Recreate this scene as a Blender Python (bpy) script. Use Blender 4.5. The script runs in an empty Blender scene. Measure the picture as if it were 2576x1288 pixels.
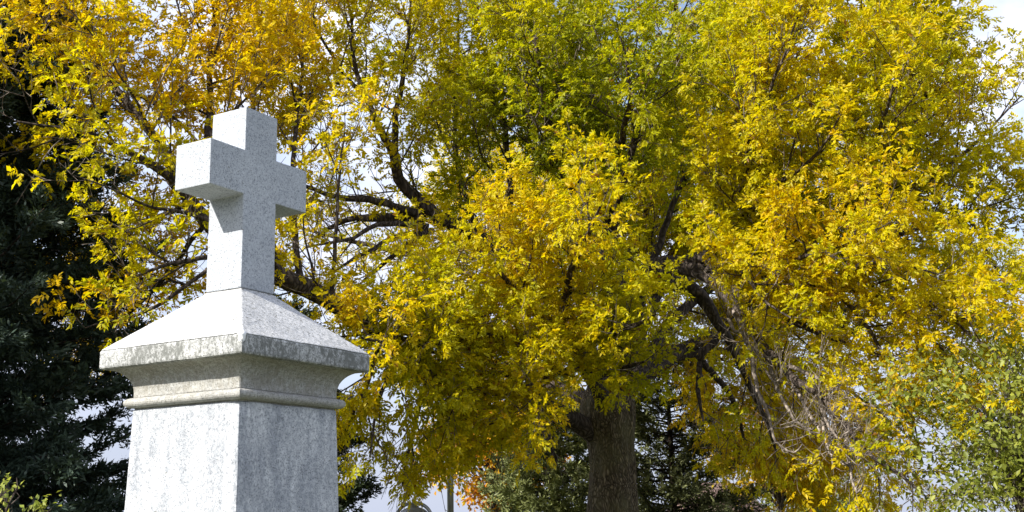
import bpy, bmesh, math, random
import numpy as np
from mathutils import Vector, Matrix

rng = np.random.default_rng(11)
random.seed(5)
scn = bpy.context.scene
COL = scn.collection

# ------------------------------------------------------------------ helpers
def link(name, me, mat=None, parent=None):
    o = bpy.data.objects.new(name, me)
    COL.objects.link(o)
    if mat is not None and me is not None:
        me.materials.append(mat)
    if parent is not None:
        o.parent = parent
    return o

def tag(o, label, cat, group=None):
    o['label'] = label
    o['category'] = cat
    if group:
        o['group'] = group
    return o

def thing(name, label, cat, loc=(0, 0, 0), group=None):
    o = bpy.data.objects.new(name, None)
    o.empty_display_size = 0.3
    COL.objects.link(o)
    o.location = loc
    return tag(o, label, cat, group)

def np_mesh(name, V, loops, sizes, smooth=False, col=None):
    V = np.asarray(V, np.float32).reshape(-1, 3)
    loops = np.asarray(loops, np.int32).ravel()
    sizes = np.asarray(sizes, np.int32).ravel()
    me = bpy.data.meshes.new(name)
    me.vertices.add(len(V)); me.vertices.foreach_set('co', V.ravel())
    me.loops.add(len(loops)); me.loops.foreach_set('vertex_index', loops)
    me.polygons.add(len(sizes))
    st = np.zeros(len(sizes), np.int32); st[1:] = np.cumsum(sizes)[:-1]
    me.polygons.foreach_set('loop_start', st)
    try:
        me.polygons.foreach_set('loop_total', sizes)
    except Exception:
        pass
    if smooth:
        me.polygons.foreach_set('use_smooth', np.ones(len(sizes), bool))
    if col is not None:
        a = me.attributes.new('tint', 'FLOAT_COLOR', 'POINT')
        c = np.ones((len(V), 4), np.float32); c[:, :3] = col
        a.data.foreach_set('color', c.ravel())
    me.update(calc_edges=True)
    return me

def unit(v):
    v = np.asarray(v, float)
    n = np.linalg.norm(v, axis=-1, keepdims=True)
    return v / np.maximum(n, 1e-9)

# ------------------------------------------------------------------ camera
EYE = np.array([0.0, 0.0, 1.6])
FPX, PITCH, ROLL = 4726.88, 0.21741, 0.02054
cp, sp, cr, sr = math.cos(PITCH), math.sin(PITCH), math.cos(ROLL), math.sin(ROLL)
R0 = np.array([1, 0, 0.]); FW = np.array([0, cp, sp]); U0 = np.array([0, -sp, cp])
RT = R0 * cr - U0 * sr
UP = R0 * sr + U0 * cr
cam = bpy.data.cameras.new('camera')
cam.sensor_width = 36.0
cam.lens = FPX / 4096 * 36.0
cam.clip_end = 5000
cam.clip_start = 0.05
co = bpy.data.objects.new('camera', cam)
COL.objects.link(co)
mw = Matrix.Identity(4)
for i in range(3):
    mw[i][0] = RT[i]; mw[i][1] = UP[i]; mw[i][2] = -FW[i]; mw[i][3] = EYE[i]
co.matrix_world = mw
scn.camera = co

F2 = FPX / 4096 * 2576
def at(u, v, Y):
    """world point at distance Y for a direction measured on the 2576 px wide photo"""
    d = FW + RT * (u - 1288) / F2 - UP * (v - 644) / F2
    return EYE + d * (Y / d[1])

# ------------------------------------------------------------------ materials
def mat(name):
    m = bpy.data.materials.new(name)
    m.use_nodes = True
    nt = m.node_tree
    nt.nodes.clear()
    out = nt.nodes.new('ShaderNodeOutputMaterial')
    return m, nt, nt.nodes, nt.links, out

def ramp(nt, fac, stops):
    r = nt.nodes.new('ShaderNodeValToRGB')
    e = r.color_ramp.elements
    while len(e) < len(stops):
        e.new(0.5)
    for k, (p, c) in enumerate(stops):
        e[k].position = p
        e[k].color = (*c, 1) if len(c) == 3 else c
    nt.links.new(fac, r.inputs[0])
    return r.outputs[0]

def noise(nt, vec, scale, detail=4, rough=0.55):
    n = nt.nodes.new('ShaderNodeTexNoise')
    n.inputs['Scale'].default_value = scale
    n.inputs['Detail'].default_value = detail
    n.inputs['Roughness'].default_value = rough
    if vec is not None:
        nt.links.new(vec, n.inputs['Vector'])
    return n.outputs['Fac']

def mapping(nt, vec, scale):
    m = nt.nodes.new('ShaderNodeMapping')
    m.inputs['Scale'].default_value = scale
    nt.links.new(vec, m.inputs['Vector'])
    return m.outputs[0]

def mix(nt, fac, a, b, mode='MIX'):
    m = nt.nodes.new('ShaderNodeMix')
    m.data_type = 'RGBA'; m.blend_type = mode
    for sock, val in ((m.inputs[0], fac), (m.inputs[6], a), (m.inputs[7], b)):
        if isinstance(val, (int, float)):
            sock.default_value = val
        elif isinstance(val, tuple):
            sock.default_value = (*val, 1)
        else:
            nt.links.new(val, sock)
    return m.outputs[2]

def stone(name, light, dark, speck, stain=0.0, stain_col=(0.16, 0.15, 0.12), streak=False, pits=0.25, sscale=22, pit=0.30):
    m, nt, N, L, out = mat(name)
    tc = N.new('ShaderNodeTexCoord'); v = tc.outputs['Object']
    fine = noise(nt, v, 150, 3, 0.7)
    mid = noise(nt, v, 55, 5, 0.7)
    big = noise(nt, v, 5, 5, 0.6)
    c = ramp(nt, mid, [(0.36, dark), (0.58, light)])
    c = mix(nt, ramp(nt, fine, [(0.40, (0, 0, 0)), (0.46, (1, 1, 1))]), speck, c)
    c = mix(nt, 0.5, c, ramp(nt, big, [(0.3, (0.62, 0.64, 0.68)), (0.65, (1, 1, 1))]), 'MULTIPLY')
    if streak:
        s = noise(nt, mapping(nt, v, (1, 1, 0.22)), 16, 5, 0.65)
        c = mix(nt, 0.8, c, ramp(nt, s, [(0.35, (0.56, 0.58, 0.62)), (0.62, (1.05, 1.05, 1.05))]), 'MULTIPLY')
    # dark pits
    vo = N.new('ShaderNodeTexNoise'); vo.inputs['Scale'].default_value = 40; vo.inputs['Detail'].default_value = 2
    L.new(mapping(nt, v, (1, 1, 2.2)), vo.inputs['Vector'])
    c = mix(nt, ramp(nt, vo.outputs['Fac'], [(pit - 0.05, (1, 1, 1)), (pit, (0, 0, 0))]), c, (0.2, 0.2, 0.19))
    if stain > 0:
        sn = noise(nt, mapping(nt, v, (1, 1, 0.6)), sscale, 6, 0.75)
        sn2 = noise(nt, v, 3.1, 3, 0.6)
        a = N.new('ShaderNodeMath'); a.operation = 'MULTIPLY_ADD'; a.inputs[1].default_value = 0.5
        L.new(sn, a.inputs[2]); L.new(sn2, a.inputs[0])
        f = ramp(nt, a.outputs[0], [(0.67, (0, 0, 0)), (0.84, (stain,) * 3)])
        c = mix(nt, f, c, stain_col)
    b = N.new('ShaderNodeBsdfPrincipled')
    b.inputs['Roughness'].default_value = 0.85
    b.inputs['Specular IOR Level'].default_value = 0.25
    L.new(c, b.inputs['Base Color'])
    bp = N.new('ShaderNodeBump'); bp.inputs['Strength'].default_value = pits; bp.inputs['Distance'].default_value = 0.004
    L.new(mid, bp.inputs['Height']); L.new(bp.outputs[0], b.inputs['Normal'])
    L.new(b.outputs[0], out.inputs[0])
    return m

def leaf_mat(name, trans=0.45, gloss=0.04, boost=1.0):
    m, nt, N, L, out = mat(name)
    at_ = N.new('ShaderNodeAttribute'); at_.attribute_name = 'tint'
    d = N.new('ShaderNodeBsdfDiffuse'); t = N.new('ShaderNodeBsdfTranslucent')
    L.new(at_.outputs['Color'], d.inputs['Color'])
    tcol = mix(nt, 1.0, at_.outputs['Color'], (1.15 * boost, 1.12 * boost, 0.55), 'MULTIPLY')
    L.new(tcol, t.inputs['Color'])
    ms = N.new('ShaderNodeMixShader'); ms.inputs[0].default_value = trans
    L.new(d.outputs[0], ms.inputs[1]); L.new(t.outputs[0], ms.inputs[2])
    g = N.new('ShaderNodeBsdfGlossy'); g.inputs['Roughness'].default_value = 0.45
    m2 = N.new('ShaderNodeMixShader'); m2.inputs[0].default_value = gloss
    L.new(ms.outputs[0], m2.inputs[1]); L.new(g.outputs[0], m2.inputs[2])
    L.new(m2.outputs[0], out.inputs[0])
    return m

def bark(name, c0, c1, sx=14, bump=0.5, c2=None):
    m, nt, N, L, out = mat(name)
    tc = N.new('ShaderNodeTexCoord')
    v = mapping(nt, tc.outputs['Object'], (1, 1, 0.2))
    n1 = noise(nt, v, sx, 6, 0.65)
    vo = N.new('ShaderNodeTexVoronoi'); vo.inputs['Scale'].default_value = sx * 1.1
    vo.feature = 'DISTANCE_TO_EDGE'
    # wobble the cells so the ridges interlace
    wv = N.new('ShaderNodeVectorMath'); wv.operation = 'ADD'
    nn = N.new('ShaderNodeTexNoise'); nn.inputs['Scale'].default_value = 3; L.new(tc.outputs['Object'], nn.inputs['Vector'])
    sc_ = N.new('ShaderNodeVectorMath'); sc_.operation = 'SCALE'; sc_.inputs['Scale'].default_value = 0.25
    L.new(nn.outputs['Color'], sc_.inputs[0]); L.new(sc_.outputs[0], wv.inputs[0]); L.new(v, wv.inputs[1])
    L.new(wv.outputs[0], vo.inputs['Vector'])
    edge = ramp(nt, vo.outputs['Distance'], [(0.0, (0, 0, 0)), (0.35, (1, 1, 1))])
    c = ramp(nt, n1, [(0.3, c0), (0.7, c1)])
    c = mix(nt, edge, tuple(x * 0.35 for x in c0), c)
    if c2:
        g = noise(nt, tc.outputs['Object'], 2.0, 4, 0.6)
        c = mix(nt, ramp(nt, g, [(0.45, (0, 0, 0)), (0.65, (0.6, 0.6, 0.6))]), c, c2)
    b = N.new('ShaderNodeBsdfPrincipled'); b.inputs['Roughness'].default_value = 0.95
    b.inputs['Specular IOR Level'].default_value = 0.15
    L.new(c, b.inputs['Base Color'])
    h = mix(nt, 0.5, edge, n1)
    bp = N.new('ShaderNodeBump'); bp.inputs['Strength'].default_value = bump; bp.inputs['Distance'].default_value = 0.03
    L.new(h, bp.inputs['Height']); L.new(bp.outputs[0], b.inputs['Normal'])
    L.new(b.outputs[0], out.inputs[0])
    return m

def metal(name, colr, rough=0.4, metallic=0.6):
    m, nt, N, L, out = mat(name)
    tc = N.new('ShaderNodeTexCoord')
    n = noise(nt, mapping(nt, tc.outputs['Object'], (1, 1, 0.3)), 18, 5, 0.6)
    c = ramp(nt, n, [(0.3, tuple(x * 0.6 for x in colr)), (0.65, colr)])
    b = N.new('ShaderNodeBsdfPrincipled')
    b.inputs['Roughness'].default_value = rough; b.inputs['Metallic'].default_value = metallic
    L.new(c, b.inputs['Base Color']); L.new(b.outputs[0], out.inputs[0])
    return m

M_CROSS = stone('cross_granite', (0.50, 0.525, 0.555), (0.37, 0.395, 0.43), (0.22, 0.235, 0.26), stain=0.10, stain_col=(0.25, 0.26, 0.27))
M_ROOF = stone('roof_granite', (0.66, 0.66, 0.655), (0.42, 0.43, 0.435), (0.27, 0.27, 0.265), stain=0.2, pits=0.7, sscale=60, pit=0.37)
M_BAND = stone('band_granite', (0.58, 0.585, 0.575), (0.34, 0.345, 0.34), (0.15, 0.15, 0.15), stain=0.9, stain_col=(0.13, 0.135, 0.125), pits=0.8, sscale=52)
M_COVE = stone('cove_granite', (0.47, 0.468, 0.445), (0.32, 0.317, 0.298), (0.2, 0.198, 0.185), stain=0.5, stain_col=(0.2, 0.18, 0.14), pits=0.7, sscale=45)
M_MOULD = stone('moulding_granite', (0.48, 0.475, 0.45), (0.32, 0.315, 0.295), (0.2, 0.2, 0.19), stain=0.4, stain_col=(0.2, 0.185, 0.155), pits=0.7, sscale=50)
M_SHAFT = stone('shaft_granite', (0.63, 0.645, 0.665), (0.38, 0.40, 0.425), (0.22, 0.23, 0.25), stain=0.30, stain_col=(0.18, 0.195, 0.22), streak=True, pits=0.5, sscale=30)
M_LEAF = leaf_mat('ash_leaf', 0.58, 0.012)
M_LEAF2 = leaf_mat('broad_leaf', 0.42, 0.015)
M_NEEDLE = leaf_mat('conifer_needle', 0.15, 0.02)
M_BARK = bark('ash_bark', (0.075, 0.058, 0.038), (0.33, 0.265, 0.175), 25, 1.0, (0.13, 0.12, 0.06))
M_LIMB = bark('limb_bark', (0.07, 0.055, 0.048), (0.16, 0.13, 0.11), 14, 0.5)
M_TWIG = bark('twig_bark', (0.19, 0.155, 0.13), (0.34, 0.29, 0.25), 12, 0.2)
M_SUNTWIG = bark('sunlit_twig_bark', (0.27, 0.225, 0.19), (0.42, 0.36, 0.31), 12, 0.2)  # lighter copy of the twig bark, sunlight put into its colour
M_CBARK = bark('conifer_bark', (0.05, 0.038, 0.03), (0.12, 0.09, 0.07), 14, 0.6)

# ------------------------------------------------------------------ setting: ground
def ground():
    m, nt, N, L, out = mat('grass_ground')
    tc = N.new('ShaderNodeTexCoord')
    n1 = noise(nt, tc.outputs['Object'], 0.35, 5, 0.6); n2 = noise(nt, tc.outputs['Object'], 9, 4, 0.6)
    c = mix(nt, 0.5, ramp(nt, n1, [(0.35, (0.035, 0.055, 0.016)), (0.6, (0.06, 0.07, 0.02))]),
            ramp(nt, n2, [(0.4, (0.03, 0.05, 0.014)), (0.62, (0.13, 0.095, 0.02))]))
    b = N.new('ShaderNodeBsdfPrincipled'); b.inputs['Roughness'].default_value = 1
    L.new(c, b.inputs['Base Color']); L.new(b.outputs[0], out.inputs[0])
    ys = [-2500, -60, 0, 30, 50, 58, 70, 110, 200, 600, 2500]
    zs = [0, 0, 0, 0, 0, -0.12, -0.5, -2.2, -6.5, -26, -60]
    xs = [-2500, -200, -60, -20, 0, 20, 60, 200, 2500]
    V = [(x, y, z) for y, z in zip(ys, zs) for x in xs]
    nx = len(xs)
    F = [(r * nx + c, r * nx + c + 1, (r + 1) * nx + c + 1, (r + 1) * nx + c) for r in range(len(ys) - 1) for c in range(nx - 1)]
    o = link('ground', np_mesh('ground', V, [q for f in F for q in f], [4] * len(F), True), m)
    o['kind'] = 'structure'
    o['label'] = 'cemetery lawn strewn with fallen leaves'
ground()

# ------------------------------------------------------------------ the monument
S = 1.6
MON = np.array([-0.79822 * S, 3.4 * S, 0.0])
YAW = 1.03697
def zz(z): return 1.6 + S * z

mon = thing('grave_monument', 'tall grey granite grave monument with a plain cross on its sloping cap', 'monument', tuple(MON))
mon.rotation_euler = (0, 0, YAW)

def roughen(bm, amp, seed):
    from mathutils import noise as mn
    for v in bm.verts:
        p = v.co * 9 + Vector((seed, seed * 2, 0))
        q = v.co * 34 + Vector((seed, 0, seed))
        v.co += (mn.noise_vector(p) * 0.7 + mn.noise_vector(q) * 0.5) * amp

def square_loft(name, prof, m, sub=7, amp=0.0012, bevel=0.006, parent=None, seg=2):
    """square rings (half width, height) joined into one closed solid"""
    bm = bmesh.new()
    rings = []
    for (h, z) in prof:
        ring = []
        for (a, b) in ((-1, -1), (1, -1), (1, 1), (-1, 1)):
            ring.append(bm.verts.new((a * h, b * h, z)))
        rings.append(ring)
    for r0, r1 in zip(rings[:-1], rings[1:]):
        for k in range(4):
            bm.faces.new((r0[k], r0[(k + 1) % 4], r1[(k + 1) % 4], r1[k]))
    bm.faces.new(rings[0][::-1]); bm.faces.new(rings[-1])
    bm.normal_update()
    if bevel:
        ed = [e for e in bm.edges if len(e.link_faces) == 2 and e.calc_face_angle() > 0.5]
        bmesh.ops.bevel(bm, geom=ed, offset=bevel, segments=seg, affect='EDGES', profile=0.6)
    lim = 0.035
    for _ in range(5):
        es = [e for e in bm.edges if e.calc_length() > lim * 1.6]
        if not es or len(bm.faces) > 30000: break
        bmesh.ops.subdivide_edges(bm, edges=es, cuts=1, use_grid_fill=True)
    roughen(bm, amp, len(name))
    bmesh.ops.triangulate(bm, faces=[f for f in bm.faces if len(f.verts) > 4])
    me = bpy.data.meshes.new(name); bm.to_mesh(me); bm.free()
    return link(name, me, m, parent)

def cross_mesh():
    a, b, at_, bt, Lr = [x * S for x in (0.0696, 0.0686, 0.0674, 0.0676, 0.2054)]
    z0, z1, z2, z3 = [zz(x) for x in (1.199, 1.0658, 0.9317, 0.655)]
    def w(z):
        t = (z - z3) / (z0 - z3); return a + (at_ - a) * t
    def d(z):
        t = (z - z3) / (z0 - z3); return b + (bt - b) * t
    out = [(-w(z3), z3), (w(z3), z3), (w(z2), z2), (Lr, z2), (Lr, z1), (w(z1), z1), (w(z0), z0), (-w(z0), z0), (-w(z1), z1), (-Lr, z1), (-Lr, z2), (-w(z2), z2)]
    bm = bmesh.new()
    f = [bm.verts.new((x, -d(z), z)) for x, z in out]
    k = [bm.verts.new((x, d(z), z)) for x, z in out]
    # faces built as 5 quads per side so the outline stays simple
    quads = ((0, 1, 2, 11), (11, 2, 5, 8), (8, 5, 6, 7), (2, 3, 4, 5), (10, 11, 8, 9))
    for q in quads:
        bm.faces.new([f[i] for i in q]); bm.faces.new([k[i] for i in reversed(q)])
    n = len(out)
    for i in range(n):
        j = (i + 1) % n
        bm.faces.new((f[j], f[i], k[i], k[j]))
    bmesh.ops.recalc_face_normals(bm, faces=bm.faces)
    ed = [e for e in bm.edges if e.calc_face_angle() > 0.5]
    bmesh.ops.bevel(bm, geom=ed, offset=0.005, segments=2, affect='EDGES', profile=0.6)
    for _ in range(4):
        es = [e for e in bm.edges if e.calc_length() > 0.06]
        if not es: break
        bmesh.ops.subdivide_edges(bm, edges=es, cuts=1, use_grid_fill=True)
    roughen(bm, 0.0008, 3.3)
    bmesh.ops.triangulate(bm, faces=[q for q in bm.faces if len(q.verts) > 4])
    me = bpy.data.meshes.new('cross'); bm.to_mesh(me); bm.free()
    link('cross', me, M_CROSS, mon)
cross_mesh()
C = 0.2697
square_loft('mortar_joint', [(0.0665 * S, zz(0.640)), (0.0665 * S, zz(0.6545))], M_MOULD, parent=mon, bevel=0)
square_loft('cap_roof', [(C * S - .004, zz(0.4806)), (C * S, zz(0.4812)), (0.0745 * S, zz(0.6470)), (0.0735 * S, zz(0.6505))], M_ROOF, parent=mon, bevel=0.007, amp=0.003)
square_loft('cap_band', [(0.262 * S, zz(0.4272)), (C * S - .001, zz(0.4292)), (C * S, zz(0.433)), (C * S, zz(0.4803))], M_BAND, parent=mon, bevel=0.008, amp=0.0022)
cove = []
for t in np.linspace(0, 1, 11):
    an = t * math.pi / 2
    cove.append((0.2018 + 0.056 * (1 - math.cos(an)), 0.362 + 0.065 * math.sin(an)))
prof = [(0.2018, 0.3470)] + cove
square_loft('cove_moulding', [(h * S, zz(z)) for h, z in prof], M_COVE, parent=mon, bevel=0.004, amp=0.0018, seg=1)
tor = [(0.1965, 0.3152), (0.1965, 0.3185)]
for t in np.linspace(-80, 80, 9):
    tor.append((0.2035 + 0.0170 * math.cos(math.radians(t)), 0.3332 + 0.0142 * math.sin(math.radians(t))))
tor.append((0.2005, 0.3472))
square_loft('torus_moulding', [(h * S, zz(z)) for h, z in tor], M_MOULD, parent=mon, bevel=0.0, amp=0.0016)
sh = square_loft('shaft', [(0.2260 * S, zz(-0.62)), (0.2012 * S, zz(0.3150))], M_SHAFT, parent=mon, bevel=0.007, amp=0.0018)
# chipped arris at the top of the left corner
for v in sh.data.vertices:
    l = Vector((-0.2012 * S, -0.2012 * S, zz(0.318)))
    dd = (v.co - l).length
    if dd < 0.075:
        v.co += Vector((1, 1, 0)) * 0.17 * (0.075 - dd)
square_loft('plinth', [(0.315 * S, 0.30), (0.315 * S, zz(-0.66)), (0.27 * S, zz(-0.625)), (0.27 * S, zz(-0.6201))], M_SHAFT, parent=mon, bevel=0.01)
square_loft('base_course', [(0.43 * S, -0.02), (0.43 * S, 0.2995)], M_SHAFT, parent=mon, bevel=0.012)

# whitish drip on the front arris of the band
def drip():
    bm = bmesh.new()
    bmesh.ops.create_icosphere(bm, subdivisions=3, radius=1)
    from mathutils import noise as mn
    for v in bm.verts:
        n = 1 + 0.35 * mn.noise(v.co * 2.3)
        z = v.co.z
        wdt = 0.018 * (1.1 if z > 0.3 else 0.75 + 0.35 * z)
        v.co = Vector((v.co.x * wdt * n, v.co.y * wdt * n, z * 0.036 * n))
    me = bpy.data.meshes.new('white_drip'); bm.to_mesh(me); bm.free()
    me.polygons.foreach_set('use_smooth', [True] * len(me.polygons))
    m, nt, N, L, out = mat('white_drip')
    tc = N.new('ShaderNodeTexCoord')
    c = ramp(nt, noise(nt, tc.outputs['Object'], 60), [(0.3, (0.7, 0.71, 0.72)), (0.6, (0.85, 0.86, 0.87))])
    b = N.new('ShaderNodeBsdfPrincipled'); b.inputs['Roughness'].default_value = 0.7
    L.new(c, b.inputs['Base Color']); L.new(b.outputs[0], out.inputs[0])
    o = link('white_drip', me, m, mon)
    q = C * S - 0.010
    o.location = (-q, -q, zz(0.468))
    o.rotation_euler = (0, 0, 0)
drip()

# ------------------------------------------------------------------ branches
class Tubes:
    def __init__(s): s.V = []; s.F = []; s.n = 0
    def add(s, P, r, sides):
        P = np.asarray(P, float); r = np.asarray(r, float)
        n = len(P)
        T = np.gradient(P, axis=0); T = unit(T)
        ref = np.array([0.31, 0.17, 0.93]) if abs(T[0] @ np.array([0.31, 0.17, 0.93])) < 0.9 else np.array([1., 0, 0])
        A = unit(np.cross(T, ref)); B = np.cross(T, A)
        an = np.arange(sides) * 2 * math.pi / sides
        ring = A[:, None, :] * np.cos(an)[None, :, None] + B[:, None, :] * np.sin(an)[None, :, None]
        V = P[:, None, :] + ring * r[:, None, None]
        s.V.append(V.reshape(-1, 3))
        i = np.arange(n - 1)[:, None] * sides; j = np.arange(sides)[None, :]; j2 = (j + 1) % sides
        q = np.stack([i + j, i + j2, i + sides + j2, i + sides + j], -1).reshape(-1, 4) + s.n
        s.F.append(q); s.n += n * sides
    def mesh(s, name):
        F = np.concatenate(s.F)
        return np_mesh(name, np.concatenate(s.V), F, np.full(len(F), 4), True)

def spline(P, step):
    """Catmull-Rom resample of rows (x, y, z, r)"""
    P = np.asarray(P, float)
    Q = np.vstack([2 * P[0] - P[1], P, 2 * P[-1] - P[-2]])
    out = []
    for i in range(1, len(Q) - 2):
        a, b, c, d = Q[i - 1], Q[i], Q[i + 1], Q[i + 2]
        n = max(2, int(np.linalg.norm((c - b)[:3]) / step))
        for k in range(n):
            t = k / n
            out.append(0.5 * (2 * b + (c - a) * t + (2 * a - 5 * b + 4 * c - d) * t * t + (3 * b - a - 3 * c + d) * t ** 3))
    out.append(Q[-2])
    out = np.array(out); out[:, 3] = np.maximum(out[:, 3], 0.003)
    return out

def grow(p, d, length, n, up, wob, rg):
    P = [np.array(p)]; d = unit(d)
    st = length / n
    for k in range(n):
        d = unit(d + rg.normal(0, wob, 3) + np.array([0, 0, up]) / n)
        P.append(P[-1] + d * st)
    return np.array(P)

def side_dir(t, ang, az):
    ref = np.array([0, 0, 1.]) if abs(t[2]) < 0.9 else np.array([1., 0, 0])
    a = unit(np.cross(t, ref)); b = np.cross(t, a)
    return t * math.cos(ang) + (a * math.cos(az) + b * math.sin(az)) * math.sin(ang)

# ------------------------------------------------------------------ compound leaves
def leaflets(base, d, nrm, Lr, size, pairs=3, tilt=0.5, rg=rng):
    """pinnate leaves: returns verts (N*K,4,3) ; one blade = two triangles folded on the midrib"""
    N = len(base)
    d = unit(d); s = unit(np.cross(d, nrm)); n = np.cross(s, d)
    rows = []
    spots = [(1.0, 0)]
    for k in range(pairs):
        f = 0.38 + 0.5 * k / max(1, pairs - 1) if pairs > 1 else 0.5
        spots += [(f, 1), (f, -1)]
    for f, side in spots:
        droop = -0.35 * f * f
        p = base + d * (Lr * f)[:, None] + np.array([0, 0, 1.]) * (droop * Lr * 0.5)[:, None]
        if side == 0:
            dd = d + np.array([0, 0, -0.3]) + rg.normal(0, 0.18, (N, 3))
        else:
            dd = d * 0.62 + s * side * 0.8 + np.array([0, 0, -0.22]) + rg.normal(0, 0.2, (N, 3))
        dd = unit(dd)
        nn = unit(n + rg.normal(0, tilt, (N, 3)))
        ss = unit(np.cross(dd, nn)); nn = np.cross(ss, dd)
        sz = size * rg.uniform(0.75, 1.2, N)
        wd = sz * rg.uniform(0.19, 0.27, N)
        mid = p + dd * (sz * 0.45)[:, None] + nn * (sz * rg.uniform(-0.02, 0.10, N))[:, None]
        fold = nn * (wd * rg.uniform(0.1, 0.6, N))[:, None]
        tip = p + dd * sz[:, None] - nn * (sz * rg.uniform(-0.05, 0.25, N))[:, None]
        rows.append(np.stack([p, mid + ss * wd[:, None] + fold, tip, mid - ss * wd[:, None] + fold], 1))
    return np.stack(rows, 1)      # N,K,4,3

def blades_mesh(name, V4, col):
    """V4 (M,4,3), col (M,3)"""
    M = len(V4)
    i = np.arange(M)[:, None] * 4
    F = np.concatenate([i + np.array([0, 3, 2]), i + np.array([0, 2, 1])], 1).reshape(-1, 3)
    return np_mesh(name, V4.reshape(-1, 3), F, np.full(len(F), 3), False, np.repeat(col, 4, 0))

# ------------------------------------------------------------------ the ash
def PX(*rows):
    out = []
    for (u, v, Y, w) in rows:
        p = at(u, v, Y)
        out.append((*p, 0.5 * w * Y / F2))
    return out

BASE = at(1538, 1552, 19.0); BASE[2] = 0
ash = thing('ash_tree', 'huge spreading ash tree with bright yellow autumn leaves over a thick furrowed trunk', 'tree', tuple(BASE))
def rel(P):
    P = np.array(P, float); P[..., :3] = P[..., :3] - BASE; return P

# trunk : irregular cross-section, flared foot, swelling under the fork
def trunk_mesh():
    rows = spline([(*at(1532, 1556, 19.0), .66), (*at(1536, 1480, 19.0), .50), (*at(1539, 1288, 19.0), .405), (*at(1540, 1180, 19.0), .365), (*at(1534, 1110, 19.0), .375),
                   (*at(1528, 1060, 19.0), .43), (*at(1526, 1010, 19.0), .42), (*at(1526, 965, 19.0), .30)], 0.08)
    rows[:, :3] -= BASE
    sides = 64
    V = []
    for k, (x, y, z, r) in enumerate(rows):
        for j in range(sides):
            a = j * 2 * math.pi / sides
            rr = r * (1 + 0.035 * math.sin(3 * a + 0.5) + 0.03 * math.sin(5 * a + z * 0.7) + 0.022 * math.sin(11 * a + 2.2 * z) + 0.018 * math.sin(17 * a - 3.1 * z + math.sin(4 * z)) + rng.normal(0, 0.008))
            V.append((x + rr * math.cos(a), y + rr * math.sin(a), z))
    n = len(rows)
    i = np.arange(n - 1)[:, None] * sides; j = np.arange(sides)[None, :]; j2 = (j + 1) % sides
    F = np.stack([i + j, i + j2, i + sides + j2, i + sides + j], -1).reshape(-1, 4)
    loops = list(F.ravel()) + list(range((n - 1) * sides, n * sides))
    sizes = [4] * len(F) + [sides]
    link('trunk', np_mesh('trunk', V, loops, sizes, True), M_BARK, ash)
trunk_mesh()

# every limb: rows (u, v, distance, width) measured on the photo; opts: l2 length, spacing, leaf density, droop
LIMBS = []   # fewer than a hundred
def limb(rows, **o): LIMBS.append((PX(*rows), o))

# long left limb sweeping towards the viewer
limb([(1510, 1105, 19.0, 52), (1447, 1062, 18.6, 48), (1400, 1032, 18.2, 44), (1311, 985, 17.4, 44), (1206, 972, 16.6, 38), (1136, 954, 15.9, 36), (1077, 919, 15.2, 38), (1019, 863, 14.6, 32), (960, 825, 14.1, 34), (895, 792, 13.7, 40), (800, 735, 13.3, 50), (700, 682, 12.9, 52), (600, 618, 12.6, 46), (520, 550, 12.4, 40), (430, 440, 12.2, 27), (340, 380, 12.0, 18), (240, 340, 11.9, 12), (150, 322, 11.8, 8), (40, 305, 11.7, 5)], l2=1.9, s0=0.22, dens=0.72, tone=.15)
limb([(455, 470, 12.3, 22), (400, 370, 12.4, 24), (334, 272, 12.5, 22), (264, 193, 12.6, 18), (220, 123, 12.7, 15), (145, 57, 12.8, 11), (100, -20, 12.9, 8), (60, -120, 13, 4)], l2=1.7, s0=0.1, dens=1.0, tone=.25)
limb([(600, 620, 12.6, 22), (548, 490, 12.9, 26), (505, 343, 13.2, 24), (511, 255, 13.4, 20), (520, 149, 13.6, 14), (538, 20, 13.8, 9), (560, -120, 14, 5)], l2=2.0, s0=0.25, dens=1.15, tone=.3)
limb([(832, 745, 13.5, 12), (845, 640, 13.3, 11), (848, 520, 13.2, 9), (856, 430, 13.2, 7), (868, 310, 13.3, 4)], l2=1.0, s0=0.45, dens=0.7, tone=.1)
limb([(640, 650, 12.8, 16), (540, 640, 12.4, 14), (430, 660, 12.0, 10), (330, 700, 11.8, 6)], l2=1.2, s0=0.12, dens=0.75, tone=-.1)
limb([(560, 590, 12.6, 14), (470, 540, 12.0, 11), (380, 520, 11.6, 8), (270, 470, 11.2, 5), (180, 440, 11, 3)], l2=0.9, s0=0.2, dens=0.7, tone=-.2)
limb([(470, 510, 12.5, 14), (360, 560, 13.2, 10), (250, 620, 14, 7), (160, 650, 14.6, 4)], l2=1.4, s0=0.2, dens=0.8, tone=.2)
limb([(520, 560, 12.6, 14), (400, 700, 14.5, 12), (300, 800, 15.8, 9), (200, 850, 16.6, 6), (100, 900, 17.2, 4)], l2=1.7, s0=0.25, dens=1.1, tone=.55)

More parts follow.
